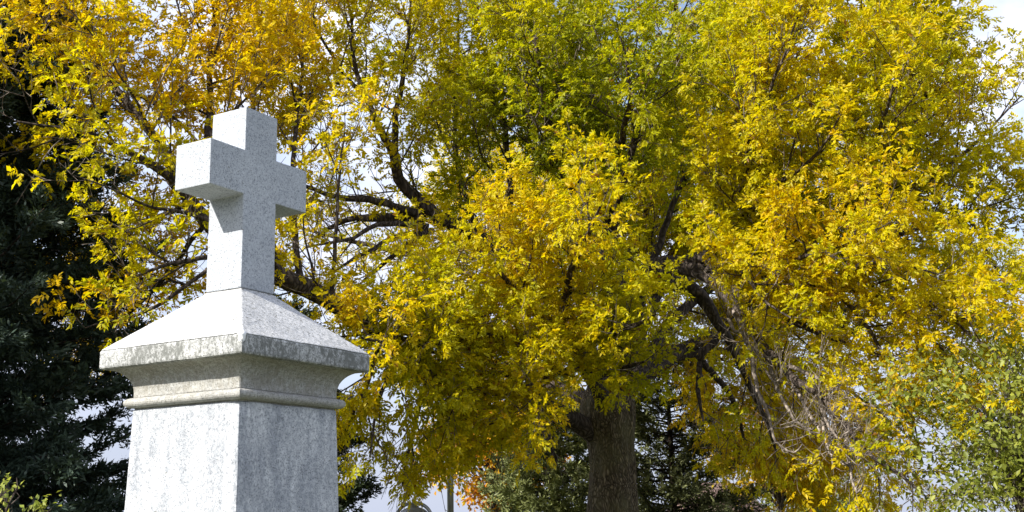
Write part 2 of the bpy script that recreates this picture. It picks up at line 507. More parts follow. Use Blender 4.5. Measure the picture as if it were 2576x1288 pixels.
# second left limb and the fan of branches from its knot
limb([(1525, 1000, 18.9, 62), (1470, 900, 18.5, 52), (1390, 770, 18.0, 46), (1310, 680, 17.6, 42), (1214, 617, 17.2, 38), (1152, 584, 17.0, 36), (1097, 560, 16.8, 36), (1042, 504, 16.6, 33), (1013, 471, 16.5, 31), (1000, 431, 16.4, 29), (991, 386, 16.3, 25), (971, 349, 16.2, 20), (950, 308, 16.1, 18), (930, 260, 16.1, 16), (902, 191, 16.0, 13), (885, 130, 15.9, 10), (882, 40, 15.9, 8), (860, -80, 15.8, 5)], l2=1.7, s0=0.33, dens=0.95)
limb([(992, 388, 16.3, 18), (996, 330, 16.4, 18), (996, 273, 16.5, 15), (1008, 236, 16.6, 13), (1018, 178, 16.7, 10), (1026, 120, 16.8, 8), (1040, -40, 17, 5)], l2=1.6, s0=0.2, dens=1.0)
limb([(935, 262, 16.1, 11), (880, 210, 15.8, 10), (835, 140, 15.5, 8), (795, 60, 15.3, 7), (780, -60, 15.2, 4)], l2=1.4, s0=0.15, dens=0.9, tone=.1)
FAN = ([(1060, 545, 16.8, 20), (1035, 537, 16.6, 18), (976, 515, 16.2, 16), (932, 506, 15.9, 15), (881, 504, 15.6, 13), (823, 493, 15.3, 10), (760, 470, 15, 8), (660, 440, 14.7, 4)],
       [(1065, 552, 16.8, 24), (1035, 546, 16.7, 22), (962, 548, 16.9, 20), (896, 552, 17.2, 13), (852, 566, 17.4, 10), (786, 603, 17.8, 6)],
       [(1075, 570, 16.8, 14), (1057, 574, 16.7, 13), (998, 570, 16.2, 12), (947, 574, 15.8, 11), (907, 592, 15.5, 9), (859, 607, 15.2, 7), (770, 622, 14.8, 4)],
       [(1075, 578, 16.8, 15), (1049, 585, 16.7, 13), (991, 596, 16.4, 12), (943, 621, 16.1, 10), (896, 643, 15.9, 8), (830, 690, 15.7, 5)],
       [(1085, 580, 16.8, 15), (1064, 588, 16.7, 14), (1020, 614, 16.9, 12), (984, 643, 17.1, 11), (951, 672, 17.3, 9), (905, 715, 17.6, 5)],
       [(1150, 590, 17, 14), (1115, 625, 16.6, 12), (1079, 650, 16.2, 9), (1015, 700, 15.8, 6), (990, 760, 15.6, 3)])
for k, f in enumerate(FAN):
    limb([(a, b, c, w * 1.25) for a, b, c, w in f], l2=0.95, s0=0.4 if k < 5 else 0.3, dens=0.42 if k < 5 else 0.7)
limb([(1200, 612, 17.2, 18), (1170, 500, 17.4, 16), (1150, 380, 17.6, 13), (1140, 240, 17.8, 10), (1150, 100, 18, 7), (1160, -60, 18, 4)], l2=1.8, s0=0.2, dens=1.1)
limb([(1290, 670, 17.6, 20), (1290, 520, 17.2, 17), (1280, 380, 16.9, 14), (1260, 230, 16.7, 11), (1265, 80, 16.6, 7), (1270, -60, 16.6, 4)], l2=2.0, s0=0.2, dens=1.2, tone=-.2)

# central leaders
limb([(1530, 1010, 19, 66), (1540, 850, 19, 52), (1536, 650, 18.9, 36), (1528, 520, 18.8, 28), (1505, 380, 18.6, 20), (1490, 230, 18.4, 20), (1480, 60, 18.3, 13), (1470, -160, 18.2, 6)], l2=2.2, s0=0.3, dens=1.25, tone=-.45)
limb([(1545, 990, 19, 50), (1600, 820, 19.2, 28), (1650, 640, 19.4, 19), (1695, 503, 19.5, 15), (1735, 429, 19.6, 16), (1789, 351, 19.7, 12), (1840, 280, 19.8, 13), (1900, 160, 19.9, 8), (1930, 20, 20, 5)], l2=1.9, s0=0.4, dens=1.1, tone=-.25)
limb([(1534, 640, 18.9, 20), (1570, 470, 18.4, 19), (1610, 320, 17.9, 19), (1642, 200, 17.5, 20), (1690, 172, 17.4, 20), (1762, 121, 17.2, 16), (1809, 86, 17.1, 12), (1880, 30, 17, 9), (1960, -60, 16.9, 5)], l2=1.5, s0=0.3, dens=0.95, tone=-.2)
limb([(1645, 205, 17.5, 22), (1672, 211, 17.5, 18), (1750, 214, 17.6, 14), (1812, 207, 17.7, 10), (1900, 190, 17.8, 6)], l2=1.3, s0=0.3, dens=0.9)
limb([(1655, 190, 17.5, 18), (1680, 140, 17.4, 14), (1695, 70, 17.3, 9), (1710, -60, 17.2, 5)], l2=1.3, s0=0.2, dens=0.9, tone=-.1)
limb([(1532, 600, 18.9, 26), (1440, 470, 17.6, 22), (1390, 350, 16.6, 18), (1360, 220, 15.9, 13), (1350, 90, 15.5, 9), (1340, -80, 15.3, 5)], l2=2.0, s0=0.25, dens=1.2, tone=-.3)
limb([(1536, 560, 18.8, 24), (1560, 420, 17.2, 20), (1580, 330, 16.0, 16), (1590, 230, 15.2, 12), (1580, 120, 14.7, 8)], l2=1.8, s0=0.3, dens=1.2, tone=-.4)

# bough pushing towards the viewer in front of the fork
limb([(1515, 1010, 18.6, 50), (1480, 930, 17.4, 40), (1440, 850, 16.0, 32), (1420, 770, 15.0, 24), (1440, 680, 14.2, 17), (1480, 590, 13.6, 11), (1510, 520, 13.2, 6)], l2=1.6, s0=0.35, dens=1.45, tone=0.1)
limb([(1440, 850, 16.0, 24), (1360, 790, 15.0, 19), (1290, 720, 14.3, 14), (1230, 650, 13.8, 9), (1190, 620, 13.6, 5)], l2=1.4, s0=0.2, dens=1.4, tone=.1)
limb([(1430, 840, 15.9, 22), (1330, 850, 15.0, 18), (1230, 850, 14.4, 13), (1140, 830, 14.0, 8), (1080, 800, 13.8, 5)], l2=1.4, s0=0.2, dens=1.3)
limb([(1480, 930, 17.4, 24), (1510, 880, 15.9, 20), (1560, 830, 14.9, 15), (1620, 810, 14.2, 10), (1650, 790, 13.9, 5)], l2=1.3, s0=0.25, dens=1.4, tone=-.05)
limb([(1470, 920, 17.2, 22), (1430, 930, 15.8, 18), (1400, 940, 14.9, 13), (1360, 960, 14.3, 8), (1320, 970, 14.0, 5)], l2=1.4, s0=0.2, dens=1.4)
limb([(1500, 950, 17.6, 22), (1540, 930, 16.2, 16), (1580, 920, 15.3, 11), (1620, 910, 14.8, 6)], l2=1.0, s0=0.3, dens=1.5)

# drooping boughs at lower left
limb([(965, 830, 14.2, 18), (940, 900, 14.0, 14), (915, 965, 13.9, 12), (888, 1030, 13.8, 10), (860, 1080, 13.7, 7), (840, 1120, 13.6, 4)], l2=1.1, s0=0.1, dens=1.0, up=-.5, tone=.1)
limb([(1110, 940, 15.6, 20), (1077, 972, 15.2, 14), (1054, 1036, 14.9, 11), (1040, 1100, 14.7, 8), (1020, 1170, 14.6, 5), (1010, 1230, 14.5, 3)], l2=1.1, s0=0.1, dens=1.15, up=-.7)
limb([(1206, 975, 16.6, 18), (1170, 1030, 16.2, 14), (1140, 1090, 15.9, 10), (1110, 1150, 15.7, 6), (1090, 1200, 15.6, 3)], l2=1.2, s0=0.1, dens=1.1, up=-.5, tone=.05)
limb([(1311, 990, 17.3, 18), (1290, 1030, 16.6, 14), (1270, 1075, 16.1, 9), (1255, 1120, 15.8, 5)], l2=1.2, s0=0.1, dens=1.2, up=-.5)
limb([(1030, 880, 14.7, 16), (990, 930, 14.3, 12), (955, 1010, 14.0, 9), (940, 1090, 13.8, 6), (930, 1150, 13.7, 3)], l2=1.0, s0=0.1, dens=1.2, up=-.6, tone=.1)
limb([(1385, 1036, 18.1, 18), (1370, 1080, 17.6, 12), (1385, 1120, 17.3, 8), (1395, 1160, 17.1, 4)], l2=0.7, s0=0.2, dens=1.0, up=-.5, tone=.2)

# right arch and its drooping, partly bare branches
limb([(1560, 1000, 19, 70), (1572, 850, 18.7, 62), (1590, 740, 18.4, 60), (1640, 676, 18.1, 58), (1700, 664, 17.8, 54), (1745, 672, 17.5, 48), (1790, 700, 17.2, 40), (1830, 760, 16.4, 30), (1880, 830, 15.7, 24), (1928, 885, 15.2, 22), (1990, 954, 14.7, 20), (2052, 1000, 14.3, 18), (2102, 1053, 14.0, 15), (2152, 1115, 13.8, 13), (2200, 1162, 13.7, 10), (2260, 1195, 13.6, 8), (2330, 1250, 13.5, 5)], l2=1.3, s0=0.60, dens=0.5, up=-.1, bare=.6)
limb([(1585, 745, 18.4, 44), (1665, 716, 18.6, 46), (1728, 720, 18.7, 42), (1779, 769, 18.8, 34), (1800, 805, 18.9, 28), (1830, 850, 19, 24), (1872, 929, 19.1, 18), (1900, 1000, 19.2, 14), (1931, 1069, 19.3, 10), (1960, 1150, 19.4, 6)], l2=1.1, s0=0.6, dens=0.5, up=-.4)
limb([(1818, 836, 18.9, 18), (1782, 871, 18.9, 20), (1763, 900, 18.9, 20), (1806, 949, 19.2, 17), (1833, 988, 19.4, 14), (1853, 1035, 19.6, 11), (1870, 1100, 19.8, 7)], l2=1.0, s0=0.5, dens=0.5, up=-.4)
limb([(1764, 900, 18.9, 16), (1760, 957, 18.9, 14), (1759, 1000, 18.8, 10), (1770, 1060, 18.8, 5)], l2=0.8, s0=0.4, dens=0.3, up=-.4)
HANG = ([(1850, 790, 15.7, 14), (1890, 880, 15.1, 12), (1912, 983, 14.7, 10), (1937, 1053, 14.5, 8), (1945, 1099, 14.4, 7), (1966, 1125, 14.3, 6), (2003, 1138, 14.2, 5), (2018, 1118, 14.1, 3)],
        [(1840, 760, 15.7, 13), (1836, 800, 15.4, 10), (1852, 830, 15.2, 8), (1866, 825, 15.0, 6), (1876, 800, 14.9, 4)],
        [(1928, 885, 15.2, 13), (1955, 985, 14.7, 10), (1995, 1060, 14.4, 8), (2040, 1080, 14.2, 6), (2060, 1060, 14.1, 3)],
        [(2000, 960, 14.9, 12), (2040, 1040, 14.5, 9), (2080, 1100, 14.3, 7), (2120, 1160, 14.1, 5), (2165, 1170, 14.0, 3)],
        [(1960, 910, 15.0, 12), (2040, 940, 14.5, 10), (2120, 990, 14.1, 8), (2200, 1020, 13.9, 6), (2260, 1010, 13.7, 4)],
        [(2060, 1000, 14.7, 12), (2150, 1050, 14.3, 9), (2230, 1090, 14.0, 7), (2290, 1100, 13.8, 4)],
        [(2110, 1060, 14.5, 10), (2200, 1090, 14.2, 8), (2260, 1140, 14.0, 6), (2330, 1150, 13.8, 3)])
for k, f in enumerate(HANG):
    limb(f, l2=0.8, s0=0.2, dens=0.8 if k < 4 else 0.9, up=.5, bare=.72 if k < 4 else .4)

# boughs filling the right-hand side
limb([(1700, 664, 17.8, 40), (1790, 640, 17.2, 34), (1900, 610, 16.6, 29), (2050, 550, 16.0, 25), (2180, 490, 15.6, 22), (2266, 430, 15.4, 19), (2307, 350, 15.3, 16), (2292, 256, 15.3, 14), (2296, 170, 15.3, 12), (2292, 50, 15.3, 9), (2290, -80, 15.3, 5)], l2=1.9, s0=0.16, dens=1.25, tone=.15)
limb([(2050, 550, 16.0, 20), (2090, 420, 16.1, 18), (2085, 290, 16.2, 15), (2119, 205, 16.2, 13), (2150, 130, 16.3, 10), (2215, 10, 16.4, 6), (2250, -80, 16.5, 4)], l2=1.9, s0=0.15, dens=1.25, tone=.15)
limb([(1900, 610, 16.6, 20), (1920, 480, 16.4, 17), (1930, 340, 16.2, 14), (1960, 200, 16.1, 11), (2010, 60, 16, 7), (2030, -80, 16, 4)], l2=2.0, s0=0.15, dens=1.3, tone=.1)
limb([(2280, 400, 15.4, 16), (2330, 300, 15.6, 13), (2330, 180, 15.9, 11), (2340, 60, 16.1, 8), (2360, -60, 16.2, 4)], l2=1.5, s0=0.15, dens=1.0, tone=.05)
limb([(2180, 490, 15.6, 18), (2290, 470, 15.3, 14), (2390, 400, 15.2, 10), (2480, 320, 15.1, 7), (2570, 240, 15, 4)], l2=1.4, s0=0.15, dens=0.8, tone=-.1)
limb([(1950, 595, 16.4, 20), (2080, 600, 15.8, 17), (2200, 600, 15.3, 14), (2330, 570, 15, 10), (2430, 540, 14.8, 7), (2540, 500, 14.7, 4)], l2=1.7, s0=0.15, dens=1.15, tone=.15)
limb([(1780, 660, 17.2, 26), (1870, 680, 16.2, 23), (1980, 700, 15.5, 19), (2100, 720, 15, 15), (2220, 740, 14.6, 11), (2340, 760, 14.4, 7), (2450, 790, 14.3, 4)], l2=1.6, s0=0.15, dens=1.2, tone=.15)
limb([(1800, 690, 17.2, 24), (1870, 750, 16.2, 20), (1960, 800, 15.6, 17), (2080, 850, 15.2, 14), (2200, 890, 14.9, 10), (2310, 930, 14.7, 7), (2380, 980, 14.6, 4)], l2=1.3, s0=0.15, dens=1.05, tone=.15)
limb([(1790, 640, 17.2, 22), (1820, 540, 16.4, 19), (1860, 440, 15.8, 15), (1880, 330, 15.4, 11), (1880, 200, 15.2, 7)], l2=1.6, s0=0.15, dens=1.3, tone=.1)
limb([(2240, 745, 14.6, 10), (2320, 820, 14.3, 8), (2370, 880, 14.2, 5), (2390, 930, 14.1, 3)], l2=1.0, s0=0.1, dens=1.0, tone=.2)
limb([(2430, 540, 14.8, 8), (2480, 620, 15, 7), (2520, 700, 15.3, 5), (2560, 760, 15.5, 3)], l2=1.2, s0=0.1, dens=1.0, tone=.1)
limb([(2100, 720, 15, 12), (2180, 820, 14.7, 10), (2260, 960, 14.5, 8), (2300, 1060, 14.4, 5), (2310, 1120, 14.3, 3)], l2=0.9, s0=0.2, dens=1.0, tone=.2)

limb([(1790, 640, 17.2, 20), (1860, 560, 15.8, 16), (1960, 470, 14.8, 12), (2060, 380, 14.2, 8), (2120, 280, 13.8, 4)], l2=1.6, s0=0.2, dens=1.3, tone=.15)
limb([(1870, 680, 16.2, 18), (1950, 660, 15, 15), (2050, 640, 14.2, 11), (2160, 600, 13.7, 7), (2240, 560, 13.5, 4)], l2=1.4, s0=0.1, dens=1.35, tone=.15)
limb([(1780, 680, 17, 18), (1830, 660, 15.6, 14), (1880, 700, 14.8, 10), (1930, 760, 14.3, 7), (1990, 800, 14, 4)], l2=1.1, s0=0.25, dens=1.35, tone=.15)
limb([(2100, 720, 15, 14), (2170, 660, 14, 11), (2260, 660, 13.5, 8), (2360, 690, 13.2, 5)], l2=1.3, s0=0.1, dens=1.3, tone=.15)
limb([(2180, 490, 15.6, 14), (2200, 360, 14.4, 11), (2240, 240, 13.8, 8), (2260, 120, 13.5, 5)], l2=1.5, s0=0.1, dens=1.25, tone=.1)
limb([(1900, 610, 16.6, 16), (1880, 420, 15.2, 13), (1920, 260, 14.4, 10), (1980, 120, 14, 6), (2020, 0, 13.8, 4)], l2=1.6, s0=0.15, dens=1.25, tone=.1)
limb([(1019, 863, 14.6, 14), (1000, 850, 13.6, 11), (960, 860, 12.8, 8), (910, 850, 12.3, 5)], l2=0.9, s0=0.1, dens=1.3, up=.1, tone=.25)
limb([(1136, 954, 15.9, 14), (1120, 910, 14.8, 11), (1080, 890, 14.0, 8), (1030, 900, 13.5, 5)], l2=1.0, s0=0.1, dens=1.3, up=.1, tone=.15)
limb([(1311, 985, 17.4, 14), (1280, 950, 16, 11), (1220, 940, 15, 8), (1160, 950, 14.4, 5)], l2=1.1, s0=0.1, dens=1.3, up=.1, tone=.1)
limb([(1206, 972, 16.6, 14), (1190, 950, 15.2, 10), (1150, 990, 14.4, 7), (1110, 1010, 14, 4)], l2=1.0, s0=0.1, dens=1.3, up=0.0, tone=.1)
limb([(2340, 760, 14.4, 9), (2430, 830, 13.6, 7), (2500, 890, 12.9, 5), (2560, 950, 12.6, 3)], l2=1.0, s0=0.05, dens=1.0, tone=0)
limb([(150, 60, 12.7, 10), (80, 110, 12.3, 8), (0, 150, 12.0, 6), (-60, 170, 11.8, 4)], l2=1.2, s0=0.1, dens=1.1, tone=.4)
limb([(580, 635, 12.6, 12), (450, 735, 12.3, 10), (350, 795, 12.1, 8), (270, 815, 11.9, 6), (215, 825, 11.8, 3)], l2=0.42, s0=0.4, dens=0.9, up=.3, tone=.9)
# bare sprays, coloured as if sunlit, curling up under the arch
ARCH = [(1818, 740), (1850, 790), (1890, 845), (1928, 885), (1990, 954), (2052, 1000), (2102, 1053), (2152, 1115)]
hr = np.random.default_rng(77)
for k in range(7):
    q = hr.uniform(0, 6.6); a0 = int(q); fr = q - a0
    u0 = ARCH[a0][0] * (1 - fr) + ARCH[a0 + 1][0] * fr; v0 = ARCH[a0][1] * (1 - fr) + ARCH[a0 + 1][1] * fr
    Lq = hr.uniform(70, 190); dx = hr.uniform(15, 75); Y0 = 16.3 - q * 0.37
    limb([(u0, v0, Y0, 10), (u0 + dx * .35, v0 + Lq * .45, Y0 - .5, 8), (u0 + dx * .8, v0 + Lq * .85, Y0 - .9, 6), (u0 + dx * 1.3, v0 + Lq * 1.0, Y0 - 1.1, 5), (u0 + dx * 1.9, v0 + Lq * .85, Y0 - 1.2, 3)], l2=0.62, s0=0.2, dens=0.9, up=.7, bare=.78)

# boughs on the far side of the crown
limb([(1560, 1000, 19.3, 30), (1700, 900, 20.8, 22), (1850, 880, 22.4, 17), (2000, 950, 23.4, 13), (2120, 1080, 24, 10), (2200, 1180, 24.6, 8)], l2=2.2, s0=0.3, dens=1.1, up=-.5, tone=.25)
limb([(1600, 960, 19.8, 40), (1760, 860, 21.5, 30), (1900, 800, 23, 22), (2060, 800, 24.5, 15), (2200, 860, 25.6, 8)], l2=2.4, s0=0.3, dens=1.2, tone=.25)
limb([(1850, 890, 22.4, 14), (1900, 1000, 23, 12), (1960, 1110, 23.8, 9), (2030, 1190, 24.4, 7)], l2=1.7, s0=0.1, dens=1.1, up=-.6, tone=.3)
limb([(1530, 990, 19.4, 44), (1430, 850, 21, 34), (1330, 720, 22.5, 26), (1240, 560, 24, 19), (1180, 400, 25, 12), (1140, 230, 25.6, 6)], l2=2.4, s0=0.3, dens=1.2)
limb([(1510, 1020, 19.4, 40), (1400, 980, 21, 30), (1270, 930, 22.4, 22), (1150, 880, 23.5, 15), (1040, 850, 24.2, 8)], l2=2.0, s0=0.25, dens=1.2, up=-.2, tone=.3)
limb([(1540, 800, 19.2, 40), (1600, 600, 21, 32), (1680, 420, 22.6, 25), (1760, 250, 23.8, 17), (1820, 80, 24.6, 10), (1860, -60, 25, 5)], l2=2.5, s0=0.3, dens=1.2, tone=.05)
limb([(1540, 700, 19.2, 36), (1480, 500, 21.2, 28), (1420, 320, 22.8, 20), (1390, 140, 24, 13), (1380, -40, 24.6, 7)], l2=2.5, s0=0.3, dens=1.2, tone=-.1)
limb([(1380, 800, 21.8, 26), (1200, 700, 22.5, 20), (1020, 640, 23, 15), (860, 600, 23.4, 10), (720, 560, 23.7, 5)], l2=1.6, s0=0.25, dens=0.55)
limb([(1900, 800, 23, 20), (2000, 650, 23.4, 16), (2120, 480, 23.6, 13), (2250, 330, 23.7, 9), (2360, 200, 23.8, 5)], l2=2.3, s0=0.2, dens=1.0)
limb([(2060, 800, 24.5, 14), (2230, 740, 24.4, 11), (2380, 700, 24.2, 8), (2500, 680, 24, 4)], l2=2.0, s0=0.2, dens=0.9)
limb([(700, 680, 13.1, 26), (660, 520, 14.6, 22), (640, 360, 15.8, 17), (640, 200, 16.7, 12), (660, 40, 17.3, 8), (670, -90, 17.6, 4)], l2=1.9, s0=0.35, dens=1.1, tone=.3)
limb([(760, 715, 13.2, 20), (740, 560, 13.6, 16), (735, 400, 14.2, 13), (745, 230, 14.8, 9), (760, 80, 15.2, 6)], l2=1.5, s0=0.4, dens=0.9, tone=.2)

limb([(1600, 960, 19.8, 36), (1700, 800, 21, 28), (1830, 700, 22.2, 22), (1960, 620, 23.2, 15), (2080, 560, 24, 8)], l2=2.2, s0=0.25, dens=1.2, tone=.05)
limb([(1590, 900, 19.6, 34), (1650, 760, 20.8, 28), (1700, 620, 21.8, 21), (1790, 520, 22.8, 14), (1880, 440, 23.6, 8)], l2=2.2, s0=0.25, dens=1.2, tone=-.05)
limb([(1580, 960, 19.6, 34), (1660, 900, 21, 28), (1740, 870, 22.2, 21), (1830, 850, 23.2, 14), (1930, 880, 24, 8)], l2=2.0, s0=0.25, dens=1.2, up=-.1, tone=.1)
limb([(1520, 980, 19.5, 34), (1460, 800, 21, 28), (1440, 640, 22, 21), (1430, 480, 23, 14), (1440, 330, 23.8, 8)], l2=2.3, s0=0.25, dens=1.2, tone=-.05)
limb([(1930, 880, 24, 14), (2040, 930, 24.4, 11), (2150, 990, 24.8, 8), (2240, 1060, 25, 4)], l2=1.7, s0=0.1, dens=1.0, up=-.3, tone=.15)

limb([(1600, 800, 19.7, 22), (1640, 650, 20.7, 17), (1615, 510, 21.6, 13), (1640, 380, 22.3, 7)], l2=2.0, s0=0.15, dens=1.25)
# colour zones of the crown, in world space: centre, radius, shift (negative = still green, positive = orange)
ZONES = [(at(1560, 230, 17.5), 2.3, -.42), (at(1480, 420, 17), 1.8, -.35), (at(1640, 480, 19), 1.7, -.35), (at(1360, 300, 16.5), 2.0, -.2), (at(1700, 900, 18.6), 1.1, -.75), (at(1640, 880, 15.0), .6, -.3),
         (at(300, 180, 12.5), 2.4, .30), (at(620, 120, 15), 2.6, .22), (at(240, 820, 16), 2.0, .45), (at(1200, 640, 22), 2.2, .3), (at(1350, 1100, 20), 1.6, .5), (at(2060, 1080, 23.5), 2.2, .35),
         (at(400, 640, 12), 1.3, -.2), (at(950, 1000, 14), 1.2, -.12), (at(2150, 420, 15.0), 2.8, .12), (at(2500, 560, 15), 1.2, -.1), (at(2520, 330, 15), 1.0, -.3), (at(620, 500, 13), 1.0, -.1)]
PAL = np.array([(0.130, 0.180, 0.007), (0.230, 0.275, 0.007), (0.360, 0.375, 0.006), (0.500, 0.470, 0.005), (0.640, 0.520, 0.004), (0.640, 0.420, 0.004), (0.54, 0.22, 0.005)])
def palette(h):
    x = np.clip(h, 0, 1) * (len(PAL) - 1)
    i = np.minimum(x.astype(int), len(PAL) - 2); f = (x - i)[:, None]
    return PAL[i] * (1 - f) + PAL[i + 1] * f

# clear spaces inside the crown (no leaves round the trunk, under the arch, in the open window at left)
TWIGFREE = [(at(1041, 1282, 13.8), (.30, 2.5, .16)), (at(920, 1262, 14), (.5, 3, .24)), (at(1100, 1262, 15), (.22, 3.5, .30)), (at(1185, 1250, 16), (.3, 3.5, .38))]
def in_void(p, lst):
    return any((((p - c) / np.array(r)) ** 2).sum() < 1 for c, r in lst)
VOID = [(at(1865, 860, 14.9), (.2, 1.6, .22)), (at(1930, 950, 14.5), (.28, 1.6, .24)), (at(2010, 1030, 14.1), (.33, 1.6, .24)), (at(2090, 1100, 13.9), (.35, 1.6, .2)), (at(1950, 1080, 14.3), (.42, 1.5, .36)),
        (at(1041, 1282, 13.8), (.30, 2.5, .16)), (at(920, 1262, 14), (.5, 3, .24)), (at(1100, 1262, 15), (.22, 3.5, .30)), (at(1185, 1250, 16), (.3, 3.5, .38)),
        (at(1545, 1180, 19), (0.9, 2.2, 1.9)), (at(1700, 760, 17.6), (0.62, 1.9, 0.75)), (at(1750, 900, 17.8), (0.45, 1.8, 0.8)), (at(1500, 1040, 17.5), (.55, 1.4, .28)), (at(905, 610, 15.8), (0.80, 2.8, 0.40)), (at(1000, 575, 16), (0.5, 2.4, 0.2)), (at(985, 700, 15.6), (0.28, 2, .22)),
        (at(960, 1190, 14.0), (0.28, 1.2, 0.30)), (at(70, 590, 11.8), (.65, 2.0, .55)), (at(1450, 1078, 16.5), (.55, 2.6, .30)), (at(1715, 700, 15.4), (.50, 2.4, .33)), (at(1735, 790, 15.4), (.38, 2.4, .36)), (at(1740, 1120, 17.8), (.9, 1.6, .9)), (at(1350, 1200, 16), (1.0, 2.0, .55))]
NODES = []          # leaf bases: p, d, tone
def foliage_on(P, dens, tone, rg, bare=0.0):
    """opposite leaves along the outer part of a twig"""
    n = len(P)
    if rg.random() < bare: return
    T = unit(np.gradient(P, axis=0))
    for k in range(1, n):
        if k < n - 1 and rg.random() > 0.75 * dens: continue
        m = 2 if k < n - 1 else 3
        az0 = rg.uniform(0, 6.28)
        for j in range(m):
            if rg.random() > 0.9 * min(1.0, dens): continue
            if j == 2: d = T[k]
            else: d = side_dir(T[k], rg.uniform(0.6, 1.15), az0 + j * math.pi)
            NODES.append((P[k], d, tone))

TW_N = 0
def build_limb(rows, o, idx):
    global TW_N
    rg = np.random.default_rng(100 + idx)
    S_ = spline(rows, 0.16)
    # a little natural waviness
    wob = np.cumsum(rg.normal(0, 0.011, (len(S_), 3)), 0)
    wob -= np.linspace(0, 1, len(S_))[:, None] * wob[-1]
    S_[:, :3] += wob
    T = unit(np.gradient(S_[:, :3], axis=0))
    seg = np.linalg.norm(np.diff(S_[:, :3], axis=0), axis=1)
    s = np.concatenate([[0], np.cumsum(seg)]); Lt = s[-1]
    tb = Tubes(); tw = Tubes()
    tb.add(S_[:, :3] - BASE, S_[:, 3], 12 if S_[0, 3] > 0.08 else 8)
    dens = o.get('dens', 1.0); up = o.get('up', 0.45); bare = o.get('bare', 0.0); tone = o.get('tone', 0.0)
    pos = o.get('s0', 0.2) * Lt + 0.1
    az = rg.uniform(0, 6.28)
    while pos < Lt:
        k = min(len(S_) - 1, int(np.searchsorted(s, pos)))
        f = pos / Lt
        az += 2.4 + rg.normal(0, 0.3)
        l2 = o['l2'] * (1.05 - 0.5 * f) * rg.uniform(0.55, 1.15)
        d = side_dir(T[k], math.radians(rg.uniform(35, 68)), az) + np.array([0, 0, 0.25 if up > 0 else -0.15])
        r2 = min(0.62 * S_[k, 3], 0.007 + 0.0075 * l2)
        n2 = max(4, int(l2 / 0.16))
        P2 = grow(S_[k, :3], d, l2, n2, up, 0.085, rg)
        q = np.linspace(1, 0.25, n2 + 1)
        tb.add(P2 - BASE, r2 * q, 5)
        T2 = unit(np.gradient(P2, axis=0))
        tone2 = tone + rg.normal(0, 0.09)
        j = 0.16
        while j < 1.0:
            k2 = min(n2, int(j * n2 + 0.5))
            l3 = (0.28 + 0.50 * l2 * (1 - 0.6 * j)) * rg.uniform(0.55, 1.1)
            l3 = min(l3, 1.15)
            d3 = side_dir(T2[k2], math.radians(rg.uniform(30, 62)), rg.uniform(0, 6.28)) + np.array([0, 0, 0.2 * np.sign(up)])
            if in_void(P2[k2] + unit(d3) * l3, TWIGFREE): j += 0.1; continue
            n3 = max(3, int(l3 / 0.13))
            P3 = grow(P2[k2], d3, l3, n3, up * 0.7, 0.10, rg)
            r3 = min(r2 * q[k2] * 0.75, 0.0045 + 0.005 * l3)
            tw.add(P3 - BASE, r3 * np.linspace(1, 0.4, n3 + 1), 4)
            T3 = unit(np.gradient(P3, axis=0))
            tone3 = tone2 + rg.normal(0, 0.07)
            bb = bare
            foliage_on(P3[-3:], dens, tone3, rg, bb)
            for k3 in range(1, n3):
                if rg.random() > 0.8: continue
                l4 = rg.uniform(0.12, 0.34)
                d4 = side_dir(T3[k3], math.radians(rg.uniform(30, 60)), rg.uniform(0, 6.28))
                P4 = grow(P3[k3], d4, l4, 3, up * 0.5, 0.12, rg)
                tw.add(P4 - BASE, np.array([0.0045, 0.004, 0.0034, 0.0025]) * 0.9, 3)
                TW_N += 1
                foliage_on(P4, dens * 0.85, tone3, rg, bb)
            j += (0.17 / max(l2, 0.3)) * rg.uniform(0.7, 1.3)
        foliage_on(P2[-3:], dens, tone2, rg, bare)
        pos += rg.uniform(0.17, 0.33)
    lo = link('limb', tb.mesh('limb'), M_SUNTWIG if bare > 0.25 and S_[0, 3] < 0.06 else M_LIMB, ash)
    if tw.n:
        link('twigs', tw.mesh('twigs'), M_SUNTWIG if bare > 0.25 else M_TWIG, lo)['kind'] = 'stuff'

print('limbs', len(LIMBS))
for i, (rows, o) in enumerate(LIMBS):
    build_limb(rows, o, i)

